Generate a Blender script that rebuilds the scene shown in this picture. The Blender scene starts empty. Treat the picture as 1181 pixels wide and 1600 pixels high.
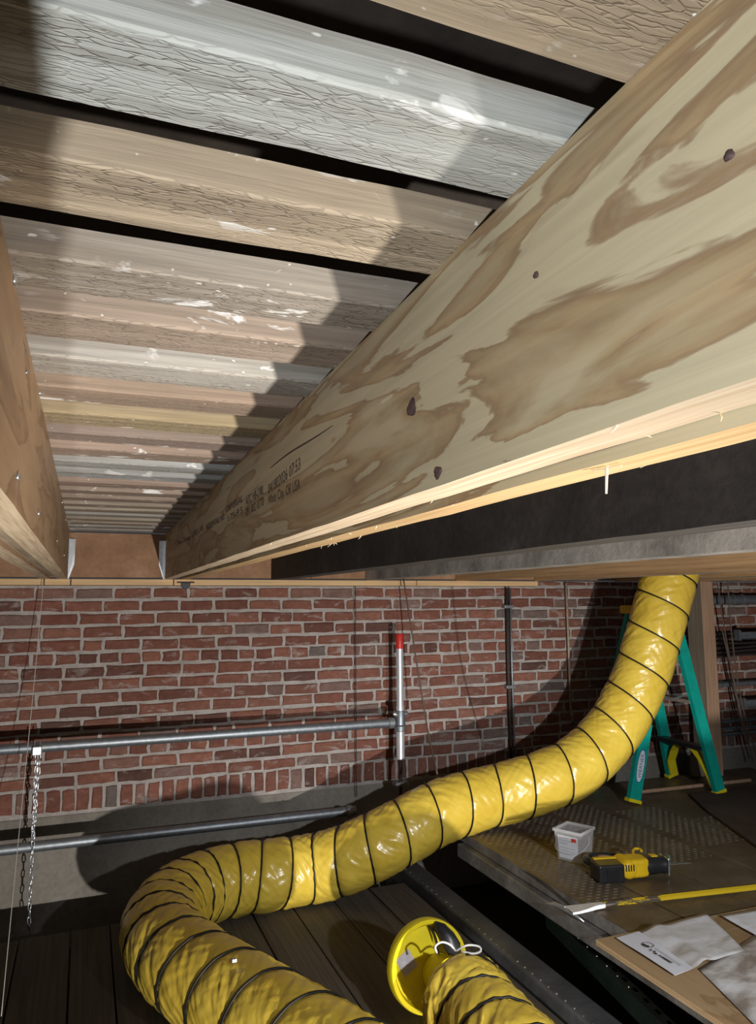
import bpy, bmesh, math, random
import numpy as np
from mathutils import Vector, Matrix, noise

rnd = random.Random(7)
scene = bpy.context.scene
COL = scene.collection

# ------------------------------------------------------------------ camera, world, lights, exposure
F_PX, YAW, PITCH, ROLL = 1165.9, .372137, .118803, -.00559
fw = Vector((math.sin(YAW)*math.cos(PITCH), math.cos(YAW)*math.cos(PITCH), math.sin(PITCH)))
rt0 = Vector((math.cos(YAW), -math.sin(YAW), 0)); up0 = rt0.cross(fw)
RT = rt0*math.cos(ROLL) + up0*math.sin(ROLL); UP = up0*math.cos(ROLL) - rt0*math.sin(ROLL)
cam_data = bpy.data.cameras.new('camera'); cam = bpy.data.objects.new('camera', cam_data); COL.objects.link(cam)
cam_data.sensor_fit = 'HORIZONTAL'; cam_data.sensor_width = 36.0; cam_data.lens = 36.0*F_PX/1181.0
cam_data.clip_start = .02; cam_data.clip_end = 60
cam.matrix_world = Matrix((RT, UP, -fw)).transposed().to_4x4()
scene.camera = cam

world = bpy.data.worlds.new('world'); scene.world = world; world.use_nodes = True
world.node_tree.nodes['Background'].inputs[0].default_value = (.86, .90, 1.0, 1)
world.node_tree.nodes['Background'].inputs[1].default_value = .045

vs = scene.view_settings
vs.view_transform = 'Standard'; vs.look = 'None'; vs.gamma = 1.0; vs.use_curve_mapping = False
vs.exposure = 0.0

def spot(name, loc, target, watts, angle, blend, size, color):
    d = bpy.data.lights.new(name, 'SPOT'); o = bpy.data.objects.new(name, d); COL.objects.link(o)
    d.energy = watts; d.spot_size = math.radians(angle); d.spot_blend = blend; d.shadow_soft_size = size; d.color = color
    o.location = loc
    o.rotation_euler = (Vector(target)-Vector(loc)).to_track_quat('-Z', 'Y').to_euler()
    return o
# hand lamp beside the photographer, washing the joists overhead
spot('hand_lamp', (-.172, -.24, -.27), (.18, .55, .22), 50, 78, .8, .016, (.93, .97, 1.0))
# floor work light, low, behind and to the right of the photographer
spot('work_light', (.78, -.85, -1.36), (1.45, 4.0, -.40), 560, 100, .55, .03, (1.0, .955, .90))
# second, weaker work light shining down along the platform
spot('work_light_high', (1.28, -.45, .02), (1.80, 2.12, -1.17), 265, 60, .75, .03, (.93, .965, 1.0))

# ------------------------------------------------------------------ helpers
def cray(x, y): return RT*((x-590.5)/F_PX) + UP*((800-y)/F_PX) + fw
def onY(x, y, Y): d = cray(x, y); return d*(Y/d.y)
def onZ(x, y, Z): d = cray(x, y); return d*(Z/d.z)
def onX(x, y, X): d = cray(x, y); return d*(X/d.x)
def dep(x, y, D): return cray(x, y)*D

def tag(o, label=None, cat=None, group=None, kind=None):
    if label: o['label'] = label
    if cat: o['category'] = cat
    if group: o['group'] = group
    if kind: o['kind'] = kind
    return o
def empty(name, loc=(0, 0, 0), rz=0):
    o = bpy.data.objects.new(name, None); COL.objects.link(o); o.location = loc; o.rotation_euler = (0, 0, rz)
    o.empty_display_size = .05
    return o

class MB:
    def __init__(s): s.v = []; s.f = []; s.m = []
    def add(s, vs_, fs, mi=0, M=None):
        b = len(s.v)
        s.v += [tuple(M @ Vector(p)) if M else tuple(p) for p in vs_]
        s.f += [tuple(i+b for i in f) for f in fs]; s.m += [mi]*len(fs)
        return s
    def box(s, x0, x1, y0, y1, z0, z1, mi=0, M=None, bottom=None):
        vv = [(x0,y0,z0),(x1,y0,z0),(x1,y1,z0),(x0,y1,z0),(x0,y0,z1),(x1,y0,z1),(x1,y1,z1),(x0,y1,z1)]
        s.add(vv, [(3,2,1,0)], mi if bottom is None else bottom, M)
        b = len(s.v)-8
        ff = [(4,5,6,7),(0,1,5,4),(1,2,6,5),(2,3,7,6),(3,0,4,7)]
        s.f += [tuple(i+b for i in f) for f in ff]; s.m += [mi]*5
        return s
    def tube(s, pts, r, n=10, mi=0, cap=True, closed=False):
        pts = [Vector(p) for p in pts]; N = len(pts)
        rr = r if isinstance(r, (list, tuple)) else [r]*N
        t = []
        for i in range(N):
            a = pts[(i-1) % N] if closed or i > 0 else pts[i]
            b = pts[(i+1) % N] if closed or i < N-1 else pts[i]
            t.append((b-a).normalized())
        u = t[0].orthogonal().normalized(); vv = []
        for i in range(N):
            u = (u - t[i]*u.dot(t[i])).normalized(); w = t[i].cross(u)
            for k in range(n):
                a = 2*math.pi*k/n
                vv.append(pts[i] + (u*math.cos(a)+w*math.sin(a))*rr[i])
        ff = []
        for i in range(N if closed else N-1):
            j = (i+1) % N
            for k in range(n):
                ff.append((i*n+k, i*n+(k+1) % n, j*n+(k+1) % n, j*n+k))
        if cap and not closed:
            ff.append(tuple(range(n-1, -1, -1))); ff.append(tuple((N-1)*n+k for k in range(n)))
        return s.add(vv, ff, mi)
    def lathe(s, prof, n=24, mi=0, M=None):
        vv = []; ff = []
        for (r, z) in prof:
            for k in range(n):
                a = 2*math.pi*k/n; vv.append((r*math.cos(a), r*math.sin(a), z))
        for i in range(len(prof)-1):
            for k in range(n):
                ff.append((i*n+k, i*n+(k+1) % n, (i+1)*n+(k+1) % n, (i+1)*n+k))
        return s.add(vv, ff, mi, M)
    def prism(s, poly, z0, z1, mi=0, M=None):
        n = len(poly)
        vv = [(x, y, z0) for x, y in poly] + [(x, y, z1) for x, y in poly]
        ff = [tuple(range(n-1, -1, -1)), tuple(range(n, 2*n))] + [(i, (i+1) % n, n+(i+1) % n, n+i) for i in range(n)]
        return s.add(vv, ff, mi, M)
    def mesh(s, name, mats, smooth=False):
        me = bpy.data.meshes.new(name); me.from_pydata(s.v, [], s.f)
        for m in (mats if isinstance(mats, (list, tuple)) else [mats]): me.materials.append(m)
        me.polygons.foreach_set('material_index', s.m)
        if smooth: me.polygons.foreach_set('use_smooth', [True]*len(me.polygons))
        me.update()
        return me
    def build(s, name, mats, parent=None, smooth=False, bevel=0, loc=None, seg=2, auto=False):
        o = bpy.data.objects.new(name, s.mesh(name, mats, smooth)); COL.objects.link(o)
        if parent: o.parent = parent
        if loc is not None: o.location = loc
        if bevel:
            m = o.modifiers.new('bevel', 'BEVEL'); m.width = bevel; m.segments = seg; m.limit_method = 'ANGLE'
        if auto:
            try:
                o.data.set_sharp_from_angle(angle=math.radians(40))
            except Exception: pass
        return o
def link(name, me, parent=None, loc=(0, 0, 0)):
    o = bpy.data.objects.new(name, me); COL.objects.link(o); o.location = loc
    if parent: o.parent = parent
    return o

# ------------------------------------------------------------------ materials
class NT:
    def __init__(s, name, rough=.6, metal=0., spec=.4):
        s.m = bpy.data.materials.new(name); s.m.use_nodes = True; s.t = s.m.node_tree
        s.b = s.t.nodes['Principled BSDF']; s.b.inputs['Roughness'].default_value = rough
        s.b.inputs['Metallic'].default_value = metal; s.b.inputs['Specular IOR Level'].default_value = spec
    def n(s, typ, **kw):
        nd = s.t.nodes.new(typ)
        for k, v in kw.items(): setattr(nd, k, v)
        return nd
    def l(s, a, b): s.t.links.new(a, b)
    def coord(s, scale=(1, 1, 1), out='Object', rot=(0, 0, 0)):
        if out == 'Position': src = s.n('ShaderNodeNewGeometry').outputs['Position']
        else: src = s.n('ShaderNodeTexCoord').outputs[out]
        mp = s.n('ShaderNodeMapping'); mp.inputs['Scale'].default_value = scale; mp.inputs['Rotation'].default_value = rot
        s.l(src, mp.inputs['Vector']); return mp.outputs[0]
    def noise(s, vec, scale=1, detail=4, rough=.55, dist=0):
        nd = s.n('ShaderNodeTexNoise'); nd.inputs['Scale'].default_value = scale; nd.inputs['Detail'].default_value = detail
        nd.inputs['Roughness'].default_value = rough; nd.inputs['Distortion'].default_value = dist
        s.l(vec, nd.inputs['Vector']); return nd.outputs['Fac']
    def vor(s, vec, scale=1, feat='DISTANCE_TO_EDGE'):
        nd = s.n('ShaderNodeTexVoronoi', feature=feat); nd.inputs['Scale'].default_value = scale
        s.l(vec, nd.inputs['Vector']); return nd.outputs['Distance']
    def ramp(s, fac, stops):
        nd = s.n('ShaderNodeValToRGB'); e = nd.color_ramp.elements
        while len(e) < len(stops): e.new(.5)
        for i, (p, c) in enumerate(stops):
            e[i].position = p; e[i].color = (c, c, c, 1) if isinstance(c, (int, float)) else (*c, 1)
        s.l(fac, nd.inputs[0]); return nd.outputs[0]
    def mix(s, fac, a, b, mode='MIX'):
        nd = s.n('ShaderNodeMix', data_type='RGBA', blend_type=mode)
        for sock, v in ((nd.inputs[0], fac), (nd.inputs[6], a), (nd.inputs[7], b)):
            if isinstance(v, (int, float)): sock.default_value = v
            elif isinstance(v, tuple): sock.default_value = (*v, 1)
            else: s.l(v, sock)
        return nd.outputs[2]
    def math(s, op, a, b=0.):
        nd = s.n('ShaderNodeMath', operation=op)
        for i, v in enumerate((a, b)):
            if isinstance(v, (int, float)): nd.inputs[i].default_value = v
            else: s.l(v, nd.inputs[i])
        return nd.outputs[0]
    def color(s, v):
        if isinstance(v, tuple): s.b.inputs['Base Color'].default_value = (*v, 1)
        else: s.l(v, s.b.inputs['Base Color'])
    def bump(s, h, strength=.3, dist=.003):
        nd = s.n('ShaderNodeBump'); nd.inputs['Strength'].default_value = strength; nd.inputs['Distance'].default_value = dist
        s.l(h, nd.inputs['Height']); s.l(nd.outputs[0], s.b.inputs['Normal'])

def plain(name, c, rough=.5, metal=0., var=.15, scale=30, spec=.4, bump=0):
    t = NT(name, rough, metal, spec); v = t.noise(t.coord(), scale, 4)
    lo = tuple(x*(1-var) for x in c); hi = tuple(min(1, x*(1+var)) for x in c)
    t.color(t.ramp(v, [(.3, lo), (.7, hi)]))
    if bump: t.bump(v, bump, .002)
    return t.m

def lvl_face(name, pale, brown, dark, amount=.5, seed=0., streak=(60, 1.2, 60), rough=.55):
    """Rotary-cut veneer: pale sapwood with hard-edged darker patches running along the beam (Y)."""
    t = NT(name, rough, 0, .35)
    c0 = t.coord((1, 1, 1)); off = t.n('ShaderNodeVectorMath', operation='ADD'); off.inputs[1].default_value = (seed, seed*.37, seed*.73); t.l(c0, off.inputs[0]); base = off.outputs[0]
    def sc(x, y, z):
        mp = t.n('ShaderNodeMapping'); mp.inputs['Scale'].default_value = (x, y, z); t.l(base, mp.inputs['Vector']); return mp.outputs[0]
    patch = t.noise(sc(2, 1.45, 10.5), 1, 7, .50, 1.3)
    pm = t.ramp(patch, [(amount-.010, 0.), (amount+.006, .95), (amount+.05, .75), (amount+.13, .25)])
    edge = t.ramp(patch, [(amount-.012, 0.), (amount, .5), (amount+.03, 0.)])
    big = t.noise(sc(1, .9, 3), 1, 2)
    pale2 = t.mix(t.ramp(big, [(.35, 0.), (.7, 1.)]), pale, tuple(x*y for x, y in zip(pale, (.86, .90, .98))))
    # growth bands inside the patches
    band = t.n('ShaderNodeTexWave', wave_type='BANDS', bands_direction='Z'); band.inputs['Scale'].default_value = 2.2
    band.inputs['Distortion'].default_value = 7; band.inputs['Detail'].default_value = 2; band.inputs['Detail Scale'].default_value = .6
    t.l(sc(1, .22, 4), band.inputs['Vector'])
    br2 = t.mix(band.outputs['Fac'], brown, tuple(x*.78 for x in brown))
    col = t.mix(pm, pale2, br2)
    col = t.mix(edge, col, dark)
    fine = t.noise(sc(*streak), 1, 5, .65)
    col = t.mix(.38, col, t.ramp(fine, [(.25, .45), (.6, 1.)]), 'MULTIPLY')
    # dark stains along the grain
    st = t.noise(sc(1, 2.2, 14), 1, 3, .6, .4)
    col = t.mix(t.ramp(st, [(.66, 0.), (.76, .7)]), col, dark)
    # vertical drips and scratches, pale
    dr = t.noise(sc(1, 26, 1.6), 1, 2, .5)
    col = t.mix(t.ramp(dr, [(.70, 0.), (.78, .22)]), col, (.75, .72, .64))
    sx = t.noise(t.coord((30, 5, 60), rot=(.9, 0, 0)), 1, 2, .5)
    col = t.mix(t.ramp(sx, [(.735, 0.), (.75, .35)]), col, (.85, .78, .62))
    t.color(col)
    t.bump(fine, .25, .0015)
    return t.m

def cut_wood(name, c1, c2, axis='Y', scale=1.0, rough=.7):
    t = NT(name, rough, 0, .25)
    s = {'Y': (110, 2.5, 110), 'X': (2.5, 110, 110), 'Z': (90, 90, 2.5)}[axis]
    v = t.noise(t.coord(tuple(x*scale for x in s)), 1, 4, .6)
    w = t.noise(t.coord((4, 4, 4)), 1, 3)
    col = t.ramp(v, [(.32, c2), (.62, c1)])
    col = t.mix(t.ramp(w, [(.35, 0.), (.75, .35)]), col, c2)
    t.color(col); t.bump(v, .35, .002)
    return t.m

def old_board(name):
    """Weathered sawn boards running along X; the tint of each board comes from its object colour."""
    t = NT(name, .8, 0, .2)
    pos = lambda sc: t.coord(sc, 'Position')
    oc = t.n('ShaderNodeObjectInfo').outputs['Color']
    g = t.noise(pos((3, 90, 90)), 1, 5, .65, .3)
    g2 = t.noise(pos((1.4, 14, 14)), 1, 4, .6)
    col = t.mix(.75, oc, t.ramp(g, [(.25, .40), (.65, 1.0)]), 'MULTIPLY')
    col = t.mix(t.ramp(g2, [(.45, 0.), (.70, .65)]), col, (.22, .17, .125))
    wob = t.n('ShaderNodeVectorMath', operation='MULTIPLY_ADD'); nz = t.n('ShaderNodeTexNoise'); nz.inputs['Scale'].default_value = 22; nz.inputs['Detail'].default_value = 3
    t.l(pos((1, 2, 2)), nz.inputs['Vector']); t.l(nz.outputs['Color'], wob.inputs[0]); wob.inputs[1].default_value = (2.2, 2.2, 2.2); t.l(pos((26, 210, 210)), wob.inputs[2])
    cr = t.vor(wob.outputs[0], 1)
    geo = t.n('ShaderNodeNewGeometry'); sep = t.n('ShaderNodeSeparateXYZ'); t.l(geo.outputs['Normal'], sep.inputs[0])
    down = t.math('LESS_THAN', sep.outputs['Z'], -.4)
    rough_area = t.ramp(t.noise(pos((1.2, 7, 7)), 1, 2), [(.38, 0.), (.55, 1.)])
    crack = t.math('MULTIPLY', t.math('MULTIPLY', t.ramp(cr, [(.0, 1.), (.10, 0.)]), down), rough_area)
    col = t.mix(t.math('MULTIPLY', crack, .38), col, (.16, .13, .10))
    # old plaster and paint spatters
    p = t.noise(pos((11, 26, 26)), 1, 4, .6, .5)
    pm = t.noise(pos((2.1, 5, 5)), 1, 2)
    spl = t.math('MULTIPLY', t.ramp(p, [(.60, 0.), (.64, 1.)]), t.ramp(pm, [(.50, 0.), (.58, 1.)]))
    col = t.mix(t.math('MULTIPLY', spl, .85), col, (.78, .77, .74))
    sp2 = t.ramp(t.noise(pos((60, 90, 90)), 1, 1), [(.76, 0.), (.79, .8)])
    col = t.mix(sp2, col, (.8, .78, .72))
    t.color(col)
    h = t.math('SUBTRACT', g, t.math('MULTIPLY', crack, 1.3))
    t.bump(h, .5, .003)
    return t.m

def brick_mat(name):
    t = NT(name, .88, 0, .15)
    pos = lambda sc: t.coord(sc, 'Position')
    r = t.n('ShaderNodeObjectInfo').outputs['Random']
    col = t.ramp(r, [(0., (.10, .055, .045)), (.12, (.175, .073, .054)), (.45, (.215, .088, .063)), (.75, (.26, .115, .08)), (.93, (.22, .13, .108)), (1., (.15, .12, .108))])
    v = t.noise(pos((28, 28, 40)), 1, 5, .65)
    col = t.mix(.7, col, t.ramp(v, [(.25, .55), (.7, 1.15)]), 'MULTIPLY')
    w = t.noise(pos((9, 9, 22)), 1, 5, .7, .6)
    col = t.mix(t.ramp(w, [(.56, 0.), (.69, .75)]), col, (.36, .31, .285))
    soot = t.noise(pos((2, 2, 3)), 1, 3)
    col = t.mix(t.ramp(soot, [(.5, 0.), (.75, .5)]), col, (.12, .07, .055))
    t.color(col); t.bump(v, .6, .004)
    return t.m

def mottled(name, stops, scale=6, rough=.85, bump=.4, bscale=40, metal=0., dist=.004, spec=.3):
    t = NT(name, rough, metal, spec)
    a = t.noise(t.coord((scale,)*3, 'Position'), 1, 6, .65)
    b = t.noise(t.coord((bscale,)*3, 'Position'), 1, 4, .6)
    col = t.ramp(a, stops)
    col = t.mix(.35, col, t.ramp(b, [(.3, .55), (.65, 1.1)]), 'MULTIPLY')
    t.color(col)
    if bump: t.bump(b, bump, dist)
    return t.m

def vinyl(name):
    t = NT(name, .30, 0, .5)
    a = t.noise(t.coord((7, 7, 7), 'Position'), 1, 4)
    t.color(t.ramp(a, [(.3, (.72, .50, .055)), (.7, (.82, .60, .085))]))
    w = t.noise(t.coord((26, 26, 26), 'Position'), 1, 5, .6, 1.2)
    t.bump(w, .22, .006)
    t.b.inputs['Coat Weight'].default_value = .25; t.b.inputs['Coat Roughness'].default_value = .15
    return t.m

M = {}
M['beam_face'] = lvl_face('veneer_beam_face', (.60, .515, .335), (.425, .29, .15), (.26, .165, .105), .487, 3.1)
M['beam_edge'] = cut_wood('veneer_beam_cut_edge', (.70, .57, .41), (.48, .35, .22))
M['beam_edge2'] = cut_wood('veneer_beam_cut_edge_golden', (.62, .43, .22), (.44, .28, .13))
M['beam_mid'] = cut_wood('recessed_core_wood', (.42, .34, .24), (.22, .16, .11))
M['left_face'] = lvl_face('orange_brown_beam_face', (.47, .30, .17), (.39, .235, .125), (.20, .125, .08), .55, 11.3, (60, 5, 30))
M['left_edge'] = cut_wood('left_beam_cut_edge', (.62, .50, .34), (.38, .27, .17))
M['dark_joist'] = mottled('shade_black_joist', [(.35, (.035, .030, .028)), (.6, (.055, .048, .045)), (.8, (.11, .10, .095))], 5, .7, .2)  # unlit joist face: its shade is put into this near-black colour
M['dark_edge'] = cut_wood('shade_black_joist_edge', (.10, .09, .08), (.05, .045, .04))  # underside of that joist, darkened with the same painted shade
M['grey_joist'] = mottled('weathered_grey_joist', [(.3, (.20, .185, .165)), (.5, (.34, .32, .29)), (.75, (.50, .47, .43))], 7, .8, .4)
M['tan_joist'] = cut_wood('tan_joist', (.52, .33, .17), (.33, .20, .10))
M['rim'] = mottled('rim_board_brown', [(.3, (.25, .135, .075)), (.55, (.34, .19, .105)), (.8, (.44, .29, .19))], 6, .75, .3)
M['plate'] = cut_wood('fresh_pine_plate', (.72, .50, .27), (.55, .36, .18), 'X')
M['board'] = old_board('weathered_ceiling_board')
M['deck'] = mottled('shade_black_deck', [(.3, (.022, .018, .015)), (.7, (.05, .038, .03))], 8, .9, .4)  # deck coloured near black to stand for the unlit gaps between boards
M['brick'] = brick_mat('old_red_brick')
M['mortar'] = mottled('grey_lime_mortar', [(.25, (.29, .26, .24)), (.5, (.40, .365, .34)), (.8, (.50, .465, .435))], 14, .95, .9, 70, dist=.006)
M['concrete'] = mottled('dusty_concrete', [(.25, (.15, .135, .115)), (.55, (.235, .215, .185)), (.85, (.30, .28, .245))], 3, .95, .5, 45)
M['pit'] = mottled('dark_ground', [(.3, (.018, .016, .014)), (.8, (.035, .03, .026))], 3, .95, .4)
M['walk'] = cut_wood('dark_walkway_plank', (.115, .095, .070), (.068, .056, .043), 'Y', .6, .8)
M['steel'] = plain('galvanised_steel', (.30, .33, .36), .48, .8, .18, 40)
M['steel_dull'] = plain('dull_steel', (.30, .31, .32), .5, .7, .25, 25)
M['bright'] = plain('bright_zinc', (.72, .76, .80), .28, .9, .12, 50)
M['bare_tip'] = plain('bare_ground_steel', (.78, .80, .83), .45, .25, .08, 30)
M['alu'] = plain('aluminium_tube', (.74, .77, .82), .35, .6, .1, 20)
M['red'] = plain('red_plastic', (.55, .03, .025), .4, 0, .15, 20)
M['black'] = plain('black_rubber', (.012, .012, .013), .45, 0, .2, 30)
M['blackp'] = plain('black_plastic', (.02, .021, .024), .35, 0, .2, 30)
M['vinyl'] = vinyl('yellow_vinyl_fabric')
M['yplastic'] = plain('yellow_plastic', (.80, .66, .02), .38, 0, .08, 15)
M['tool_yellow'] = plain('tool_yellow', (.82, .52, .015), .4, 0, .1, 20)
M['white'] = plain('white_cord', (.80, .80, .78), .6, 0, .06, 30)
M['label'] = plain('faded_label', (.50, .46, .50), .6, 0, .2, 60)
M['plank_metal'] = mottled('dirty_metal_plank', [(.3, (.12, .088, .056)), (.55, (.19, .143, .095)), (.8, (.27, .22, .165))], 5, .5, .35, 60, .35)
M['tread'] = mottled('worn_tread', [(.3, (.20, .165, .125)), (.6, (.33, .29, .24)), (.8, (.46, .42, .37))], 9, .42, .2, 60, .5)
M['plank_side'] = mottled('scuffed_grey_plank_side', [(.3, (.12, .11, .10)), (.55, (.22, .21, .20)), (.8, (.36, .35, .34))], 9, .5, .3, 50, .4)
M['brown_sheet'] = mottled('brown_dusty_sheet', [(.3, (.065, .042, .034)), (.7, (.115, .078, .062))], 4, .85, .3)
M['beam_steel'] = mottled('dark_steel_beam', [(.3, (.075, .080, .086)), (.7, (.15, .155, .165))], 6, .40, .2, 50, .4)
M['green_steel'] = mottled('dark_green_steel', [(.3, (.012, .026, .022)), (.7, (.026, .048, .042))], 7, .45, .15, 60, .3)
M['ply'] = lvl_face('plywood_face', (.46, .31, .165), (.39, .25, .125), (.22, .135, .07), .53, 21., (50, 3, 50))
M['ply_edge'] = cut_wood('plywood_edge', (.62, .46, .27), (.36, .24, .13))
M['fibre'] = plain('green_fibreglass', (.005, .36, .29), .42, 0, .1, 20)
M['fibre_dark'] = M['fibre']
M['ladder_step'] = plain('dusty_ladder_step', (.36, .30, .25), .6, .4, .25, 30)
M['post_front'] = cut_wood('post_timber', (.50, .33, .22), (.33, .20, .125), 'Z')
M['post_side'] = cut_wood('post_timber_shaded', (.30, .25, .19), (.18, .145, .11), 'Z')  # same timber turned from the light, the shade painted as a duller colour
M['rope'] = plain('brown_twisted_cable', (.13, .095, .072), .8, 0, .35, 120)
M['string'] = plain('pale_string', (.55, .52, .48), .8, 0, .1, 60)
M['dark_wire'] = plain('dark_wire', (.035, .028, .026), .6, 0, .2, 60)
M['beige_rod'] = plain('beige_rod', (.36, .28, .20), .7, 0, .2, 40)
M['pipe_grey'] = plain('grey_conduit', (.17, .185, .205), .45, .4, .2, 30)
M['ink'] = plain('ink', (.015, .015, .016), .7, 0, .1, 30)
M['ink_grey'] = plain('grey_ink', (.50, .50, .52), .8, 0, .1, 30)
M['stamp'] = plain('purple_black_stamp_ink', (.085, .062, .058), .75, 0, .25, 90)
M['knot'] = mottled('knot_dark', [(.3, (.05, .03, .03)), (.7, (.17, .11, .10))], 60, .7, .5, 120)
M['logo_blue'] = plain('logo_blue', (.02, .13, .42), .5, 0, .1, 30)
M['label_red'] = plain('label_red', (.70, .07, .05), .5, 0, .1, 30)
t = NT('chipped_yellow_paint', .5, .1, .4)
q = t.noise(t.coord((9, 40, 40)), 1, 5, .7)
gx = t.n('ShaderNodeSeparateXYZ'); t.l(t.n('ShaderNodeTexCoord').outputs['Object'], gx.inputs[0])
wear = t.math('ADD', q, t.math('MULTIPLY', t.ramp(t.math('MULTIPLY', gx.outputs['X'], 2.2), [(.4, 1.), (.9, 0.)]), .12))
t.color(t.mix(t.ramp(wear, [(.58, 0.), (.62, 1.)]), (.72, .50, .02), (.10, .085, .07))); M['bar'] = t.m
M['splinter'] = plain('splinter_wood', (.85, .70, .48), .8, 0, .1, 30)

t = NT('paper', .8, 0, .2)
p1 = t.noise(t.coord((3, 7, 3), 'Position'), 1, 5, .6, .4)
p2 = t.noise(t.coord((16, 10, 10), 'Position'), 1, 4, .6)
c = t.ramp(p1, [(.40, (.80, .82, .87)), (.53, (.60, .58, .56)), (.66, (.28, .23, .19))])
c = t.mix(t.ramp(p2, [(.5, 0.), (.75, .35)]), c, (.42, .38, .35)); t.color(c)
M['paper_dirty'] = t.m
M['paper'] = plain('paper_clean', (.74, .76, .82), .8, 0, .04, 20)

t = NT('clear_plastic', .25, 0, .5); t.color((.86, .88, .90)); t.b.inputs['Alpha'].default_value = .16
M['clear'] = t.m

# ------------------------------------------------------------------ levels
W = 4.2            # brick wall face
PZ = -1.17         # platform surface
LZ = -1.45         # lower walkway
BZ0, BZ1 = .122, .363   # beam bottom, top
XL, XR = -1.3, 5.6

# ------------------------------------------------------------------ setting
o = MB().box(XL, XR, -1.5, W+.3, -1.75, -1.70).build('floor', M['pit']); tag(o, kind='structure')

# brick wall: mortar bed with single bricks set proud of it
wall = MB().box(XL, XR, W, W+.28, -1.06, .088).build('wall_back', M['mortar']); tag(wall, kind='structure')
MB().box(2.73, XR, W, W+.1, .087, .1215).build('mortar_cap', M['mortar'], wall)
o = MB()
o.box(XL, XR, W-.006, W+.28, -1.70, -1.055)
o.build('foundation', M['concrete'], wall, bevel=.008)

def brick_mesh(w, h, k, seed):
    r = random.Random(seed); j = lambda a: r.uniform(-a, a)
    d = .030; c = .006; vv = []
    x0, x1, z0, z1 = -w/2, w/2, -h/2, h/2
    back = [(x0, d, z0), (x1, d, z0), (x1, d, z1), (x0, d, z1)]
    mid = []
    # outline with extra points so the arrises wander
    pts = []
    nx = max(2, int(w/.05)); nz = 2
    for i in range(nx): pts.append((x0+(x1-x0)*i/nx, z0))
    for i in range(nz): pts.append((x1, z0+(z1-z0)*i/nz))
    for i in range(nx): pts.append((x1-(x1-x0)*i/nx, z1))
    for i in range(nz): pts.append((x0, z1-(z1-z0)*i/nz))
    n = len(pts)
    A = [(x+j(.003), d, z+j(.003)) for x, z in pts]
    Bm = [(x+j(.0045), c, z+j(.004)) for x, z in pts]
    Cc = []
    for x, z in pts:
        sx = 1-2*c/w; sz = 1-2*c/h
        Cc.append((x*sx+j(.0036), j(.0014), z*sz+j(.0034)))
    vv = A+Bm+Cc
    ff = []
    for i in range(n):
        q = (i+1) % n
        ff.append((i, q, n+q, n+i)); ff.append((n+i, n+q, 2*n+q, 2*n+i))
    ff.append(tuple(2*n+i for i in range(n)))
    mb = MB(); mb.add(vv, ff)
    return mb
bricks = []   # (x, z, w, h)
zt = .088; pitch = .0672
rows = []
z = .088-.012
kinds = 'SSSSSHSSSSSSHSS'
for k in kinds: rows.append((z-.0275-0.0, k)); z -= pitch
row_z0 = z
for ri, (zc, k) in enumerate(rows):
    x = XL + (.045 if ri % 2 else .14) + rnd.uniform(-.02, .02)
    while x < XR-.1:
        if k == 'S': w = .179+rnd.uniform(-.010, .008)
        else: w = .088+rnd.uniform(-.008, .008)
        if k == 'S' and rnd.random() < .05: w = .088
        bricks.append((x+w/2, zc+rnd.uniform(-.0025, .0025), w, .0515+rnd.uniform(-.003, .003)))
        x += w+.0145+rnd.uniform(-.002, .003)
x = XL+.02
while x < XR-.1:       # rowlock course on the footing
    w = .056+rnd.uniform(-.006, .006); h = min(.105, row_z0+1.062-.012)
    bricks.append((x+w/2, row_z0-h/2+rnd.uniform(-.003, .003), w, h+rnd.uniform(-.006, 0))); x += w+.013+rnd.uniform(-.002, .004)
x = 2.76
while x < XR-.1:
    bricks.append((x+.09, .107, .18, .022)); x += .194
variants = {}
def bvar(w, h):
    key = 'S' if w > .13 else ('H' if h < .08 else 'R')
    if key not in variants:
        w0, h0 = {'S': (.183, .0545), 'H': (.088, .0545), 'R': (.056, .105)}[key]
        variants[key] = [(brick_mesh(w0, h0, key, 100+i).mesh('brick', M['brick']), w0, h0) for i in range(8)]
    return rnd.choice(variants[key])
def pix(v):
    v = Vector(v); d = v.dot(fw); return (590.5+F_PX*v.dot(RT)/d, 800-F_PX*v.dot(UP)/d, d)
seen = []; rest = []
for b in bricks:
    px, py, d = pix((b[0], W, b[1]))
    inside = -15 < px < 1196 and py < 1600
    (seen if inside else rest).append((b[2]*b[3]/d/d if inside else 0, b))
seen.sort(key=lambda q: -q[0])
for s_, b in seen[:298]:
    me, w0, h0 = bvar(b[2], b[3])
    o = link('brick', me, wall, (b[0], W-.008+rnd.uniform(-.0025, .0015), b[1])); o.scale = (b[2]/w0, 1, b[3]/h0)
    o.rotation_euler = (rnd.uniform(-.01, .01), rnd.uniform(-.012, .012), rnd.uniform(-.012, .012))
mb = MB()
for s_, b in seen[298:]+rest:
    v = brick_mesh(b[2], b[3], 'S', int(b[0]*1000) % 977)
    mb.add(v.v, v.f, 0, Matrix.Translation((b[0], W-.008, b[1])))
def brick_island_mat():
    m = M['brick'].copy(); m.name = 'old_red_brick_joined'
    nt = m.node_tree
    oi = [n for n in nt.nodes if n.type == 'OBJECT_INFO'][0]; g = nt.nodes.new('ShaderNodeNewGeometry')
    for l in list(nt.links):
        if l.from_node == oi: nt.links.new(g.outputs['Random Per Island'], l.to_socket)
    return m
o = mb.build('bricks', brick_island_mat(), wall); tag(o, kind='stuff')

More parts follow.
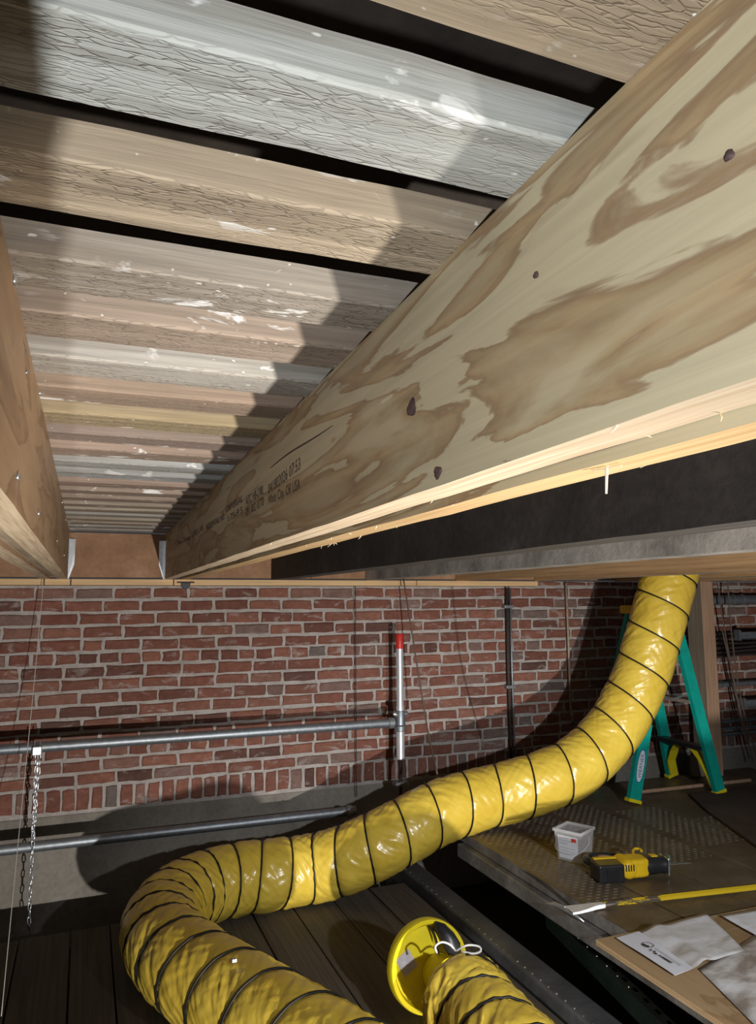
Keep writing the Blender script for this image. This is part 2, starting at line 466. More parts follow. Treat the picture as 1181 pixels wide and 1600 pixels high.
# timber plate on top of the wall, in lengths, and the rim board behind the joist ends
plate = empty('trim_1', (0, 4.13, .088)); tag(plate, kind='structure')
for a, b in ((-1.3, -.20), (-.195, -.075), (-.07, .435), (.44, 1.86), (1.865, 2.72)):
    MB().box(a, b, 4.135, 4.33, .088+.002, .1215).build('plate_length', M['plate'], plate, bevel=.002, loc=(0, -4.13, -.088))
rim = empty('rim_board', (0, 4.15, .13)); tag(rim, 'brown rim board closing the joist ends above the brick wall', 'beam')
for a, b in ((-1.3, 1.2), (1.203, 3.4), (3.403, 5.6)):
    MB().box(a, b, 0, .045, 0, .232).build('rim_length', M['rim'], rim, bevel=.002)

# ceiling: dark deck above, old boards laid flat across the joists under it
ceil = MB().box(XL, XR, -1.0, 4.4, .62, .65).build('ceiling', M['deck']); tag(ceil, kind='structure')
ys = [(-.57, -.44), (-.36, -.27), (-.19, -.10), (-.02, .07), (.15, .24), (.302, .392), (.464, .554), (.633, .725), (.826, .916), (.992, 1.09), (1.172, 1.264), (1.343, 1.438), (1.532, 1.628)]
y = 1.532
tints = {5: (.62, .46, .28), 6: (.73, .74, .67), 7: (.73, .56, .36), 8: (.50, .42, .33), 9: (.50, .37, .27), 10: (.58, .53, .45), 11: (.48, .33, .22), 12: (.54, .40, .20),
         13: (.42, .30, .24), 14: (.52, .36, .26), 15: (.56, .57, .54), 16: (.52, .55, .54), 17: (.50, .34, .25)}
while y < 3.95:
    y += .1765+rnd.uniform(-.006, .006); ys.append((y, y+.089+rnd.uniform(-.003, .003)))
def board_mesh(y0, y1, seed, h=.038):
    r = random.Random(seed); n = 90; mb = MB(); vv = []; ff = []
    for i in range(n+1):
        x = XL + (4.6-XL)*i/n
        e = lambda k, a: a*noise.noise(Vector((x*2.2, k*7.3, seed*3.1))) + a*.6*noise.noise(Vector((x*11, k*5.3, seed*1.7)))
        b0 = .003+.002*noise.noise(Vector((x*9, 2.2, seed)))
        ya = y0+e(1, .0045); yb = y1+e(2, .0045); zz = BZ1+.0005+.001*noise.noise(Vector((x, 3, seed)))
        vv += [(x, ya+b0, zz), (x, yb-b0, zz), (x, yb, zz+b0), (x, yb, zz+h), (x, ya, zz+h), (x, ya, zz+b0)]
    for i in range(n):
        for k in range(6):
            q = (k+1) % 6
            ff.append((i*6+k, (i+1)*6+k, (i+1)*6+q, i*6+q))
    ff.append((0, 1, 2, 3, 4, 5)); ff.append(tuple(n*6+k for k in (5, 4, 3, 2, 1, 0)))
    mb.add(vv, ff); return mb
for i, (a, b) in enumerate(ys):
    o = board_mesh(a, b, i+1).build('board', M['board'], ceil)
    c = tints.get(i) or rnd.choice([(.48, .37, .27), (.52, .42, .30), (.44, .36, .28), (.52, .48, .42), (.46, .33, .24)])
    g_ = sum(c)/3; o.color = (*((q*.8+g_*.2)*.76 for q in c), 1)

# ------------------------------------------------------------------ joists
def joist(name, x, y0, y1, mats, label, rz=0, plies=((0, .046, 0), (.046, .084, .012), (.084, .130, 0))):
    root = empty(name, (x, 0, BZ0), rz)
    for k, (a, b, rec) in enumerate(plies):
        mb = MB(); n = 60; vv = []; ff = []; mm = []
        for i in range(n+1):
            yy = y0+(y1-y0)*i/n
            w1 = .0012*noise.noise(Vector((yy*6, k, x))); w2 = .0008*noise.noise(Vector((yy*17, k+3, x)))
            vv += [(a, yy, rec+w1+w2), (b-.0006, yy, rec+w1-w2), (b-.0006, yy, BZ1-BZ0), (a, yy, BZ1-BZ0)]
        for i in range(n):
            for q in range(4):
                p = (q+1) % 4; ff.append((i*4+q, i*4+p, (i+1)*4+p, (i+1)*4+q)); mm.append(1 if q == 0 else 0)
        ff += [(3, 2, 1, 0), (n*4, n*4+1, n*4+2, n*4+3)]; mm += [0, 0]
        mb.v = vv; mb.f = ff; mb.m = mm
        mat = mats[k] if isinstance(mats, list) else mats
        mb.build('ply', list(mat), root)
    tag(root, label, 'beam', 'joists under the old ceiling boards')
    return root
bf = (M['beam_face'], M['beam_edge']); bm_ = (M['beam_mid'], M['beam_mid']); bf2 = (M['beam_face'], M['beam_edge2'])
RX0, RSL = .338, .0122
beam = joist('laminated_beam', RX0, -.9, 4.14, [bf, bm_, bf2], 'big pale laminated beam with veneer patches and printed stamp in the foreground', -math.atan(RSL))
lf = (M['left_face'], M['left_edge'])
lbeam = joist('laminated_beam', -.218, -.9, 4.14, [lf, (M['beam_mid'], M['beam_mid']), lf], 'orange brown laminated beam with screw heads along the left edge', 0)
djoist = joist('ceiling_joist', .97, -.9, 4.14, (M['dark_joist'], M['dark_edge']), 'joist in painted shade just behind the big pale laminated beam', 0, ((0, .09, 0),))
gjoist = joist('ceiling_joist', 1.535, -.9, 4.14, (M['grey_joist'], M['grey_joist']), 'weathered grey joist behind the joist in painted shade', 0, ((0, .09, 0),))
tj1 = joist('ceiling_joist', 2.13, -.9, 4.14, (M['tan_joist'], M['tan_joist']), 'tan joist behind the weathered grey joist', 0, ((0, .09, 0),))
tj2 = joist('ceiling_joist', 2.70, -.9, 4.14, (M['tan_joist'], M['grey_joist']), 'lowest brown joist edge, just above the top of the yellow duct', 0, ((0, .09, 0),))
for xx, lb in ((3.33, 'joist to the right of the rising yellow duct, above the post'),):
    joist('ceiling_joist', xx, -.9, 4.14, (M['tan_joist'], M['grey_joist']), lb, 0, ((0, .09, 0),))

# knots, split, splinters and stamp on the big beam (children, in its local frame)
binv = Matrix.Rotation(math.atan(RSL), 4, 'Z') @ Matrix.Translation((-RX0, 0, -BZ0))
def on_beam(px, py):
    p = onX(px, py, .350)
    for _ in range(4): p = onX(px, py, RX0+RSL*p.y)
    return binv @ p
for (px, py, ry, rz_) in ((643, 637, .014, .0115), (684, 738, .010, .0075), (838, 430, .004, .003), (1140, 243, .004, .0035)):
    c = on_beam(px, py); mb = MB(); n = 18; vv = [(-.0022, c.y, c.z)]
    for k in range(n):
        a = 2*math.pi*k/n; q = 1+.16*math.sin(3*a+px)+.08*math.sin(7*a)
        vv.append((-.0016, c.y+ry*.72*q*math.cos(a), c.z+rz_*.72*q*math.sin(a)))
    for k in range(n):
        a = 2*math.pi*k/n; q = 1+.16*math.sin(3*a+px)
        vv.append((.0004, c.y+ry*q*math.cos(a), c.z+rz_*q*math.sin(a)))
    ff = [(0, 1+(k+1) % n, 1+k) for k in range(n)] + [(1+k, 1+(k+1) % n, 1+n+(k+1) % n, 1+n+k) for k in range(n)]
    mb.add(vv, ff).build('knot', M['knot'], beam, smooth=True)
a, b = on_beam(423, 731), on_beam(520, 662)
mb = MB(); pts = []
for i in range(13):
    q = i/12; p = a.lerp(b, q); p.x = -.0003; p.z += .003*math.sin(q*5); pts.append(p)
mb.tube(pts, [.0006+.0011*math.sin(math.pi*min(1, .08+i/13)) for i in range(13)], 6).build('split', M['stamp'], beam)
for k in range(26):        # splinters hanging at the sawn bottom edges
    y_ = rnd.uniform(.25, 1.6); x_ = rnd.choice([.002, .044, .086, .088, .126])
    p = Vector((x_, y_, .001)); d = Vector((rnd.uniform(-.4, .4), rnd.uniform(-1, 1), rnd.uniform(-.5, -.05)))*rnd.uniform(.006, .02)
    MB().tube([p, p+d*.6, p+d+Vector((0, .002, 0))], [.0008, .0006, .0002], 4).build('splinter', M['splinter'], beam)
p = Vector((.094, .55, .002))
MB().tube([p, p+Vector((0, .003, -.028))], [.0016, .001], 4).tube([p+Vector((0, -.02, -.006)), p+Vector((0, .022, -.004))], [.0009, .0007], 4).build('splinter', M['splinter'], beam)

def text_mesh(txt, size, mat, name='lettering', extrude=.0002, font_scale=1.0):
    cu = bpy.data.curves.new(name, 'FONT'); cu.body = txt; cu.size = size; cu.extrude = extrude; cu.resolution_u = 2
    to = bpy.data.objects.new(name, cu); COL.objects.link(to)
    dg = bpy.context.evaluated_depsgraph_get(); me = bpy.data.meshes.new_from_object(to.evaluated_get(dg))
    bpy.data.objects.remove(to); bpy.data.curves.remove(cu)
    me.materials.clear(); me.materials.append(mat); me.name = name
    return me
# reading direction on the beam's left face is -Y, letters upright along Z
def stamp(txt, pxa, pxb, size):
    a_, b_ = on_beam(*pxa), on_beam(*pxb)
    me = text_mesh(txt, 1.0, M['stamp'], 'stamp_lettering', 0)
    xs = [v.co.x for v in me.vertices]; w = max(xs)-min(xs)
    L = a_.y-b_.y; sx = L/w; sl = (b_.z-a_.z)/L
    me.transform(Matrix(((0, 0, 1, -.0008), (-sx, 0, 0, a_.y), (sl*sx, size, 0, a_.z), (0, 0, 0, 1))))
    link('stamp_lettering', me, beam)
stamp('041802026 07:53', (419, 773), (469, 733), .033)
stamp('White City, OR USA', (419, 789), (469, 764), .030)
stamp('AITC HB-238L', (384, 790), (412, 771), .030)
stamp('091 802 0770', (384, 807), (412, 790), .030)
stamp('UNIVERSAL', (353, 801), (379, 784), .026)
stamp('1.75x9.5', (355, 816), (377, 803), .026)
stamp('RESIDENTIAL WS', (322, 828), (350, 812), .026)
stamp('2.0E LVL', (300, 840), (318, 828), .030)
stamp('True Choice', (277, 853), (297, 843), .034)

# screw heads on the left beam
head = MB().lathe([(0, -.004), (.0035, -.004), (.006, -.0015), (.006, 0)], 10)
hm = head.mesh('screw_head', M['bright'], True)
lin = Matrix.Translation((.218, 0, -BZ0))
for px, py, s in ((22, 438, .95), (62, 614, .9), (81, 700, .8), (27, 745, .95), (60, 802, .9), (92, 750, .7), (97, 785, .7), (103, 812, .7), (89, 845, .7), (100, 868, .7), (41, 582, .5)):
    p = lin @ onX(px, py, -.088)
    o = link('screw_head', hm, lbeam, (.1300, p.y, p.z)); o.rotation_euler = (0, -math.pi/2, 0); o.scale = (s, s, s)

# galvanised hangers at the wall ends of the two laminated beams and of the joists
def hanger(x, side, label):
    r = empty('joist_hanger', (x, 4.14, BZ0)); s = side
    prof = [(0, .0), (s*.004, .0), (s*.028, .075), (s*.030, .205), (0, .205)]
    mb = MB(); mb.add([(a, -.0015, b) for a, b in prof]+[(a, .006, b) for a, b in prof], [(0, 1, 2, 3, 4), (9, 8, 7, 6, 5)]+[(i, (i+1) % 5, 5+(i+1) % 5, 5+i) for i in range(5)])
    mb.build('flange', M['bright'], r)
    MB().box(min(0, s*.0015), max(0, s*.0015), -.055, .002, 0, .205).build('strap', M['bright'], r)
    for zz in (.06, .10, .14, .18): 
        o = link('nail_head', hm, r, (s*.015, -.0016, zz)); o.rotation_euler = (math.pi/2, 0, 0); o.scale = (.7, .7, .7)
    tag(r, label, 'bracket')
hanger(-.0875, 1, 'shiny zinc joist hanger at the end of the orange brown left beam')
hanger(RX0+RSL*4.14-.001, -1, 'shiny zinc joist hanger at the far end of the stamped beam')
# black anchor bracket under the plate
r = empty('anchor_bracket', (.545, 4.12, .09)); tag(r, 'small black anchor bracket tucked under the pine plate', 'bracket')
p = onY(290, 914, 4.13)
r.location = (p.x, 4.128, p.z)
MB().prism([(-.024, .012), (.024, .012), (.024, -.006), (.010, -.022), (-.010, -.022), (-.024, -.006)], -.012, .006, 0, Matrix.Rotation(math.pi/2, 4, 'X')).build('block', M['blackp'], r, bevel=.002)
MB().box(-.045, .045, -.004, .004, .010, .016).build('flange', M['dark_wire'], r)

# ------------------------------------------------------------------ lower walkway and foundation edge
walk = empty('plank_walkway', (.5, 3.0, LZ)); tag(walk, 'dark wooden plank walkway on which the yellow duct bends', 'walkway')
edges = [-1.05, -.84, -.63, -.42, -.212, -.004, .158, .37, .58, .785, .98, 1.187, 1.40, 1.60]
for i in range(len(edges)-1):
    a, b = edges[i], edges[i+1]
    e = 3.76+rnd.uniform(-.05, .03) + (.22 if .2 < a < 1.3 else 0)
    o = MB().box(a+.003-.5, b-.003-.5, -2.6, e-3.0, -.038, rnd.uniform(-.004, 0)).build('plank', M['walk'], walk, bevel=.004)
for yy in (3.35, 2.2, 1.0):
    MB().box(-1.6, 1.1, yy-3.0, yy-2.95, -.14, -.039).build('bearer', M['walk'], walk)

# dark steel beam with a line of rivets
sb = empty('steel_beam', (1.61, 2.6, -1.45)); tag(sb, 'long dark steel beam with a row of rivets below the platform edge', 'beam')
MB().box(0, .115, -1.6, 1.48, -.06, .05).build('flange', M['beam_steel'], sb, bevel=.012, seg=3)
MB().box(.02, .09, -1.6, 1.48, -.30, -.061).build('web', M['beam_steel'], sb)
rv = MB().lathe([(.0001, .0035), (.003, .003), (.0052, .0008), (.0056, 0)], 8).mesh('rivet', M['bright'], True)
for i in range(46):
    o = link('rivet', rv, sb, (.0165+rnd.uniform(-.001, .001), -1.05+i*.052, .0498)); 
    s = rnd.uniform(.35, .95); o.scale = (s, s, s)

# ------------------------------------------------------------------ scaffold platform
plat = empty('scaffold_platform', (1.84, 2.5, PZ)); tag(plat, 'metal scaffold platform of treaded planks carrying the ladder and tools', 'platform')
pe = [0, .272, .60, .93, 1.255, 1.58, 1.905, 2.23, 2.555]
bump = []
def tread(x0, x1, y0, y1):
    mb = MB(); i = 0; y = y0
    while y < y1:
        x = x0+(.021 if i % 2 else 0)
        while x < x1:
            a, b, h = .0145, .0080, .0042
            mb.add([(x-a, y, 0), (x, y-b, 0), (x+a, y, 0), (x, y+b, 0), (x-a*.35, y, h), (x+a*.35, y, h)],
                   [(0, 1, 5, 4), (1, 2, 5), (2, 3, 4, 5), (3, 0, 4)])
            x += .042
        y += .024; i += 1
    return mb
for i in range(len(pe)-1):
    a, b = pe[i]+.004, pe[i+1]-.004
    y1 = 1.09 if i == 0 else 1.60
    pl = MB().box(a, b, -1.75, y1, -.052, -.003).build('plank', [M['plank_metal']], plat, bevel=.004)
    if i == 0:
        MB().box(a-.0035, a-.0005, -1.75, y1, -.050, -.004).build('side_lip', M['plank_side'], pl)
    if i < 5:
        ty0, ty1 = ((.02, y1-.03), (.48, 1.12), (.30, 1.25), (.42, 1.05), (.35, .80))[i]
        tread(a+.030, b-.028, ty0, ty1).build('tread', M['tread'], pl, loc=(0, 0, -.0035))
MB().box(-.034, .014, -1.75, 1.05, -.118, -.0535).build('ledger', M['plank_side'], plat, bevel=.006)
for yy in (.95, -.2, -1.3):
    MB().box(.02, 2.5, yy, yy+.05, -.13, -.0535).build('bearer', M['steel_dull'], plat)
# brown sheet on the far right of the platform
sh = MB().prism([(3.42, 3.66), (3.24, 3.335), (3.0, 2.79), (2.86, 2.45), (4.6, 2.2), (4.9, 3.66)], PZ+.002, PZ+.016).build('floor_sheet', M['brown_sheet'], bevel=.002)
tag(sh, 'dusty dark brown sheet lying on the platform right of the ladder', 'sheet')
p0, p1 = onZ(995, 1238, PZ+.02), onZ(1172, 1219, PZ+.02)
o = MB().tube([p0, p1], .011, 8).build('wooden_batten', M['post_front']); tag(o, 'thin wooden batten lying on the floor behind the ladder feet', 'batten')

# perforated dark green channel leaning under the platform edge
ga, gb = onZ(862, 1420, -1.30), onZ(1060, 1610, -1.30)
gc = empty('perforated_channel', ga); tag(gc, 'dark green perforated steel channel under the plywood corner', 'channel')
dv = (gb-ga); L = dv.length; gc.rotation_euler = (0, 0, math.atan2(dv.y, dv.x))
mb = MB(); n = 20; step = L*1.5/n     # top flange with real slots
for i in range(n):
    x0 = i*step
    mb.box(x0, x0+step, -.026, -.010, -.003, 0); mb.box(x0, x0+step, .004, .012, -.003, 0)
    mb.box(x0, x0+step*.55, -.010, .004, -.003, 0)
mb.build('slotted_flange', M['green_steel'], gc)
MB().box(0, L*1.5, -.029, -.026, -.07, 0).build('web', M['green_steel'], gc)
MB().box(0, L*1.5, -.026, .012, -.07, -.067).build('lower_flange', M['green_steel'], gc)
for i in range(9):
    o = link('bolt_head', hm, gc, (.06+i*.075, -.018, .002)); o.scale = (.55, .55, .55); o.rotation_euler = (math.pi, 0, 0)
p = onX(868, 1416, 1.772)
mb = MB(); mb.tube([p+Vector((-.02, .03, .0)), p+Vector((0, .01, .006)), p+Vector((.012, -.03, .003)), p+Vector((.035, -.09, -.01)), p+Vector((.045, -.12, -.02))], [.003, .008, .010, .007, .002], 7)
o = mb.build('tie_wire', M['bright'], smooth=True); tag(o, 'crumpled silver tie wire at the platform edge by the pry bar tip', 'wire')

# plywood sheet and papers
ply = MB().box(1.668, 2.62, .9, 2.252, PZ+.001, PZ+.019).build('plywood_sheet', M['ply'], bevel=.001); tag(ply, 'plywood sheet on the platform carrying the drawings', 'plywood')
lam = []
for k in range(3):
    MB().box(1.6665, 1.6680, .9, 2.25, PZ+.0025+k*.0055, PZ+.0055+k*.0055).build('veneer_edge', M['ply_edge'], ply)
PT = PZ+.0195
def sheet(corners, nx, ny, z0, seed, amp=.004, fold=None):
    a, b, c, d = [Vector(q) for q in corners]; vv = []; ff = []
    for j in range(ny+1):
        for i in range(nx+1):
            u, v = i/nx, j/ny
            p = a.lerp(b, u).lerp(d.lerp(c, u), v)
            h = amp*(1+noise.noise(Vector((p.x*7, p.y*7, seed))))
            if fold: h += fold(u, v)
            vv.append((p.x, p.y, z0+h))
    n = (nx+1)*(ny+1)
    for j in range(ny):
        for i in range(nx):
            k = j*(nx+1)+i; ff.append((k, k+1, k+nx+2, k+nx+1))
    return MB().add(vv, ff)
pa = sheet([(1.728, 2.222), (1.727, 1.944), (2.06, 1.99), (2.165, 2.262)], 14, 20, PT+.004, 1, .003, lambda u, v: .012*math.exp(-((v-.42)/.08)**2))
o = pa.build('drawing_sheet', [M['paper_dirty']], smooth=True); tag(o, 'white drawing sheet with a round black logo on the plywood', 'paper')
so = o.modifiers.new('thick', 'SOLIDIFY'); so.thickness = .0006; so.offset = 1
# clean title margin, logo and marks on the sheet
tb = sheet([(1.7285, 2.2205), (1.7275, 1.9455), (1.815, 1.957), (1.835, 2.232)], 8, 8, PT+.0048, 1, .003)
tb.build('title_margin', M['paper'], o, smooth=True)
zl = PT+.0125
cx, cy = 1.785, 2.128
mb = MB()
for k in range(24):
    a0, a1 = 2*math.pi*k/24, 2*math.pi*(k+1)/24
    r0, r1 = (.0165, .019)
    mb.add([(cx+r0*math.cos(a0), cy+r0*math.sin(a0), zl), (cx+r1*math.cos(a0), cy+r1*math.sin(a0), zl), (cx+r1*math.cos(a1), cy+r1*math.sin(a1), zl), (cx+r0*math.cos(a1), cy+r0*math.sin(a1), zl)], [(0, 1, 2, 3)])
for a0, a1 in ((math.radians(130), math.radians(185)), (math.radians(195), math.radians(250))):
    n = 8; mb.add([(cx+.003*math.cos((a0+a1)/2), cy+.003*math.sin((a0+a1)/2), zl)]+[(cx+.018*math.cos(a0+(a1-a0)*k/n), cy+.018*math.sin(a0+(a1-a0)*k/n), zl) for k in range(n+1)], [(0, k+1, k+2) for k in range(n)])
for (x, y, w, h) in ((1.772, 2.098, .006, .006), (1.764, 2.092, .005, .006), (1.772, 2.082, .006, .010), (1.765, 2.070, .006, .014), (1.768, 2.052, .005, .012), (1.768, 2.022, .006, .045)):
    mb.add([(x-w/2, y-h/2, zl), (x+w/2, y-h/2, zl), (x+w/2, y+h/2, zl), (x-w/2, y+h/2, zl)], [(0, 1, 2, 3)])
mb.build('logo', M['ink'], o)
mb = MB()
yy = 2.095
for k in range(14):
    w = .004; mb.add([(1.787-.002*k*.3, yy, zl), (1.796-.002*k*.3, yy, zl), (1.796-.002*k*.3, yy-w, zl), (1.787-.002*k*.3, yy-w, zl)], [(0, 1, 2, 3)]); yy -= .0088
mb.build('faint_print', M['ink_grey'], o)
pb = sheet([(1.83, 1.955), (1.70, 1.55), (2.45, 1.45), (2.40, 2.13)], 16, 16, PT+.001, 4, .002)
o = pb.build('drawing_sheet', M['paper_dirty'], smooth=True); tag(o, 'smudged drawing sheet lying under the logo sheet towards the right edge', 'paper')
so = o.modifiers.new('thick', 'SOLIDIFY'); so.thickness = .0006; so.offset = 1
pc = sheet([(2.19, 2.215), (2.17, 2.0), (2.55, 1.98), (2.56, 2.20)], 10, 10, PT+.009, 7, .0025)
o = pc.build('drawing_sheet', M['paper_dirty'], smooth=True); tag(o, 'smudged drawing sheet at the far right edge of the plywood', 'paper')
so = o.modifiers.new('thick', 'SOLIDIFY'); so.thickness = .0006; so.offset = 1

# ------------------------------------------------------------------ yellow ducts
def catmull(P, step):
    P = [Vector(p) for p in P]; P = [P[0]*2-P[1]]+P+[P[-1]*2-P[-2]]; out = []
    for i in range(1, len(P)-2):
        for k in range(24):
            t = k/24; a, b, c, d = P[i-1:i+3]
            out.append(.5*((2*b)+(c-a)*t+(2*a-5*b+4*c-d)*t*t+(3*b-a-3*c+d)*t**3))
    out.append(P[-2])
    s = [0]
    for i in range(1, len(out)): s.append(s[-1]+(out[i]-out[i-1]).length)
    n = int(s[-1]/step); res = []; j = 0
    for k in range(n+1):
        q = s[-1]*k/n
        while j < len(s)-2 and s[j+1] < q: j += 1
        u = (q-s[j])/max(1e-9, s[j+1]-s[j]); res.append(out[j].lerp(out[j+1], u))
    return res, s[-1]
def duct(path, R, pitches, root, wrinkle=.004, ntheta=120, up=Vector((0, 0, 1)), seed=0, fold=1.0, flip=1):
    pts, L = catmull(path, .0065); N = len(pts); ds = L/(N-1)
    T = [(pts[min(N-1, i+1)]-pts[max(0, i-1)]).normalized() for i in range(N)]
    u = up - T[0]*up.dot(T[0]); u.normalize(); fr = []
    for i in range(N):
        u = (u-T[i]*u.dot(T[i])).normalized(); fr.append((u.copy(), T[i].cross(u)))
    # curvature (for bunching on the inner side)
    phi = [0.]; pl = []
    for i in range(N):
        q = i/(N-1)*(len(pitches)-1); k = min(len(pitches)-2, int(q)); p = pitches[k]+(pitches[k+1]-pitches[k])*(q-k)
        pl.append(p); phi.append(phi[-1]+2*math.pi*ds/p)
    vv = []; ff = []
    def rad(i, th):
        s = i*ds; w = ((phi[i]*flip-th)/(2*math.pi)) % 1.0
        e = abs(w-.5)*2           # 1 on the wire, 0 between two wires
        comp = max(0., min(1., (.20-pl[i])/.10))
        prof = (1-e**5)
        bulge = (.0015+.009*comp)*prof
        c, sn = math.cos(th), math.sin(th)
        tt = ((th+math.pi) % (2*math.pi))-math.pi
        fade = min(1., (math.pi-abs(tt))/.5)            # seam underneath
        q = s*1.0+tt*R*.9*flip; q2 = s-tt*R*1.3*flip
        a = noise.noise(Vector((q*17, q2*4.5, seed))); b = noise.noise(Vector((q*38, q2*8, seed+9)))
        g = noise.noise(Vector((q2*20, q*5, seed+50)))
        d = noise.noise(Vector((s*9, 1.2*c, 1.2*sn+seed+30)))
        wr = ((1-abs(a)*2.6)*.75 + (1-abs(b)*2.4)*.45 + (1-abs(g)*2.6)*.4)*fade
        pinch = -.0035*(e**14)
        return R + bulge + pinch + (wrinkle*wr + .004*d)*(.35+.65*prof)*(.75+.7*comp)
    for i in range(N):
        u, w = fr[i]
        for k in range(ntheta):
            th = 2*math.pi*k/ntheta
            vv.append(pts[i]+(u*math.cos(th)+w*math.sin(th))*rad(i, th))
    for i in range(N-1):
        for k in range(ntheta):
            q = (k+1) % ntheta; ff.append((i*ntheta+k, i*ntheta+q, (i+1)*ntheta+q, (i+1)*ntheta+k))
    base = root.location.copy()
    MB().add([p-base for p in vv], ff).build('fabric_sleeve', M['vinyl'], root, smooth=True)
    # helical wire
    wp = []; total = phi[N-1]; i = 0; n = int(total/(2*math.pi)*40)
    for k in range(n+1):
        f = total*k/n
        while i < N-2 and phi[i+1] < f: i += 1
        q = (f-phi[i])/max(1e-9, phi[i+1]-phi[i]); c = pts[i].lerp(pts[min(N-1, i+1)], q); u, w = fr[i]
        th = f*flip; wp.append(c+(u*math.cos(th)+w*math.sin(th))*max(R+.0035, rad(i, th)+.0042)-base)
    MB().tube(wp, .0042, 6).build('spiral_wire', M['black'], root, smooth=True)
    return pts, fr

DR = .146
path = [dep(1060, 830, 4.2), dep(1047, 895, 4.2), dep(1025, 980, 4.15), dep(998, 1065, 4.1), dep(958, 1140, 4.03), dep(900, 1197, 3.93), dep(835, 1225, 3.87), dep(770, 1243, 3.84),
        dep(705, 1262, 3.76), dep(650, 1288, 3.68), dep(600, 1315, 3.62), dep(545, 1340, 3.60), dep(490, 1356, 3.60)]
for px, py in ((430, 1366), (370, 1374), (308, 1392), (262, 1426), (256, 1468), (296, 1513), (355, 1553), (420, 1595), (502, 1650), (582, 1706)):
    path.append(onZ(px, py, LZ+DR+.02))
dr = empty('ventilation_duct', (1.0, 3.5, LZ)); tag(dr, 'long yellow spiral duct rising from the walkway past the ladder to the joists', 'duct')
duct(path, DR, [.185, .185, .19, .19, .19, .19, .19, .18, .155, .14, .135, .12, .125, .16, .19, .20, .20], dr, .0046, flip=-1)
for px, py in ((366, 1501),):
    p = onZ(px, py, LZ+2*DR+.03); 
    MB().box(-.008, .008, -.006, .006, -.004, .006).build('wire_clip', M['bright'], dr, loc=p-dr.location, bevel=.001)

# second duct ending in the yellow collar
def frame(z, up=Vector((0, 0, 1))):
    z = z.normalized(); x = up.cross(z).normalized(); y = z.cross(x)
    return Matrix((x, y, z)).transposed().to_4x4()
d2 = [dep(722, 1555, 2.42), onZ(748, 1592, -1.292), onZ(795, 1650, -1.292), onZ(860, 1715, -1.292), onZ(950, 1780, -1.292)]
ax = (d2[1]-d2[0]).normalized()
cc = dep(668, 1508, 2.66); nrm = (dep(735, 1548, 2.40)-cc).normalized()
dr2 = empty('ventilation_duct', d2[0]); tag(dr2, 'short yellow duct end at the bottom edge, in front of the round collar', 'duct')
duct(d2, .134, [.13, .15, .14], dr2, .005, seed=5, flip=-1)
# drawn-in mouth of the sleeve
mb = MB(); Mx = Matrix.Translation(Vector((0, 0, 0))) @ frame(-ax); n = 60; prof = [(.136, -.004), (.134, .012), (.124, .028), (.104, .040), (.086, .046)]; vv = []
for (r_, z_) in prof:
    for k in range(n):
        a = 2*math.pi*k/n; q = r_*(1+(.012+.03*(.136-r_)/.05)*math.sin(17*a)*.6+.01*math.sin(9*a+1)); vv.append((q*math.cos(a), q*math.sin(a), z_))
ff = [(i*n+k, i*n+(k+1) % n, (i+1)*n+(k+1) % n, (i+1)*n+k) for i in range(len(prof)-1) for k in range(n)]
mb.add(vv, ff, 0, Mx).build('gathered_mouth', M['vinyl'], dr2, smooth=True)
p = dep(782, 1556, 2.24)
MB().box(-.012, .012, -.008, .008, -.005, .007).build('wire_clip', M['bright'], dr2, loc=p-dr2.location, bevel=.001)

col = empty('duct_collar', cc); tag(col, 'round yellow plastic collar with a grey sticker behind the duct end', 'collar')
Mc = frame(nrm)
MB().lathe([(.0001, 0), (.126, 0), (.136, .020), (.150, .022), (.153, .012), (.151, -.02), (.12, -.03), (.0001, -.03)], 48, 0, Mc).build('dish', M['yplastic'], col, smooth=True, auto=True)
MB().lathe([(.064, .002), (.066, .07), (.072, .075), (.072, .10), (.0001, .10)], 32, 0, Mc @ Matrix.Translation((.040, -.030, 0))).build('spigot', M['yplastic'], col, smooth=True, auto=True)
MB().box(-.030, .030, -.034, .034, .0005, .0020, 0, Mc @ Matrix.Translation((-.082, .022, 0)) @ Matrix.Rotation(.5, 4, 'Z')).build('sticker', M['label'], col)
mb = MB()
for k in range(7):
    mb.box(-.024, .010+.012*(k % 3)/2, -.028+k*.008, -.0255+k*.008, .0021, .0024, 0, Mc @ Matrix.Translation((-.082, .022, 0)) @ Matrix.Rotation(.5, 4, 'Z'))
mb.build('sticker_print', M['ink_grey'], col)
hp = [Mc @ Vector(q) for q in ((.030, .128, .022), (.045, .118, .04), (.060, .092, .055), (.072, .062, .065), (.082, .035, .06))]
MB().tube(hp, [.016, .022, .028, .030, .022], 12).build('handle', M['blackp'], col, smooth=True)
MB().tube([Mc @ Vector((.01+.03*k/6, .128-.10*(k/6)**1.3, .012+.02*math.sin(k/6*3.1))) for k in range(7)], .004, 6).build('strap', M['blackp'], col)
rv2 = MB().lathe([(.0001, .003), (.004, .002), (.005, 0)], 8, 0, Mc @ Matrix.Translation((-.115, .062, .001))).build('rivet', M['bright'], col)
for lp in (((683, 1490, 2.45), (680, 1479, 2.46), (690, 1472, 2.46), (703, 1476, 2.45), (712, 1486, 2.44)), ((712, 1486, 2.44), (730, 1477, 2.43), (748, 1479, 2.42), (751, 1486, 2.41), (740, 1490, 2.41), (722, 1487, 2.42))):
    pts, _ = catmull([dep(*q) for q in lp], .006)
    o = MB().tube([q-cc for q in pts], .0034, 8).build('cord_loop', M['white'], col, smooth=True)

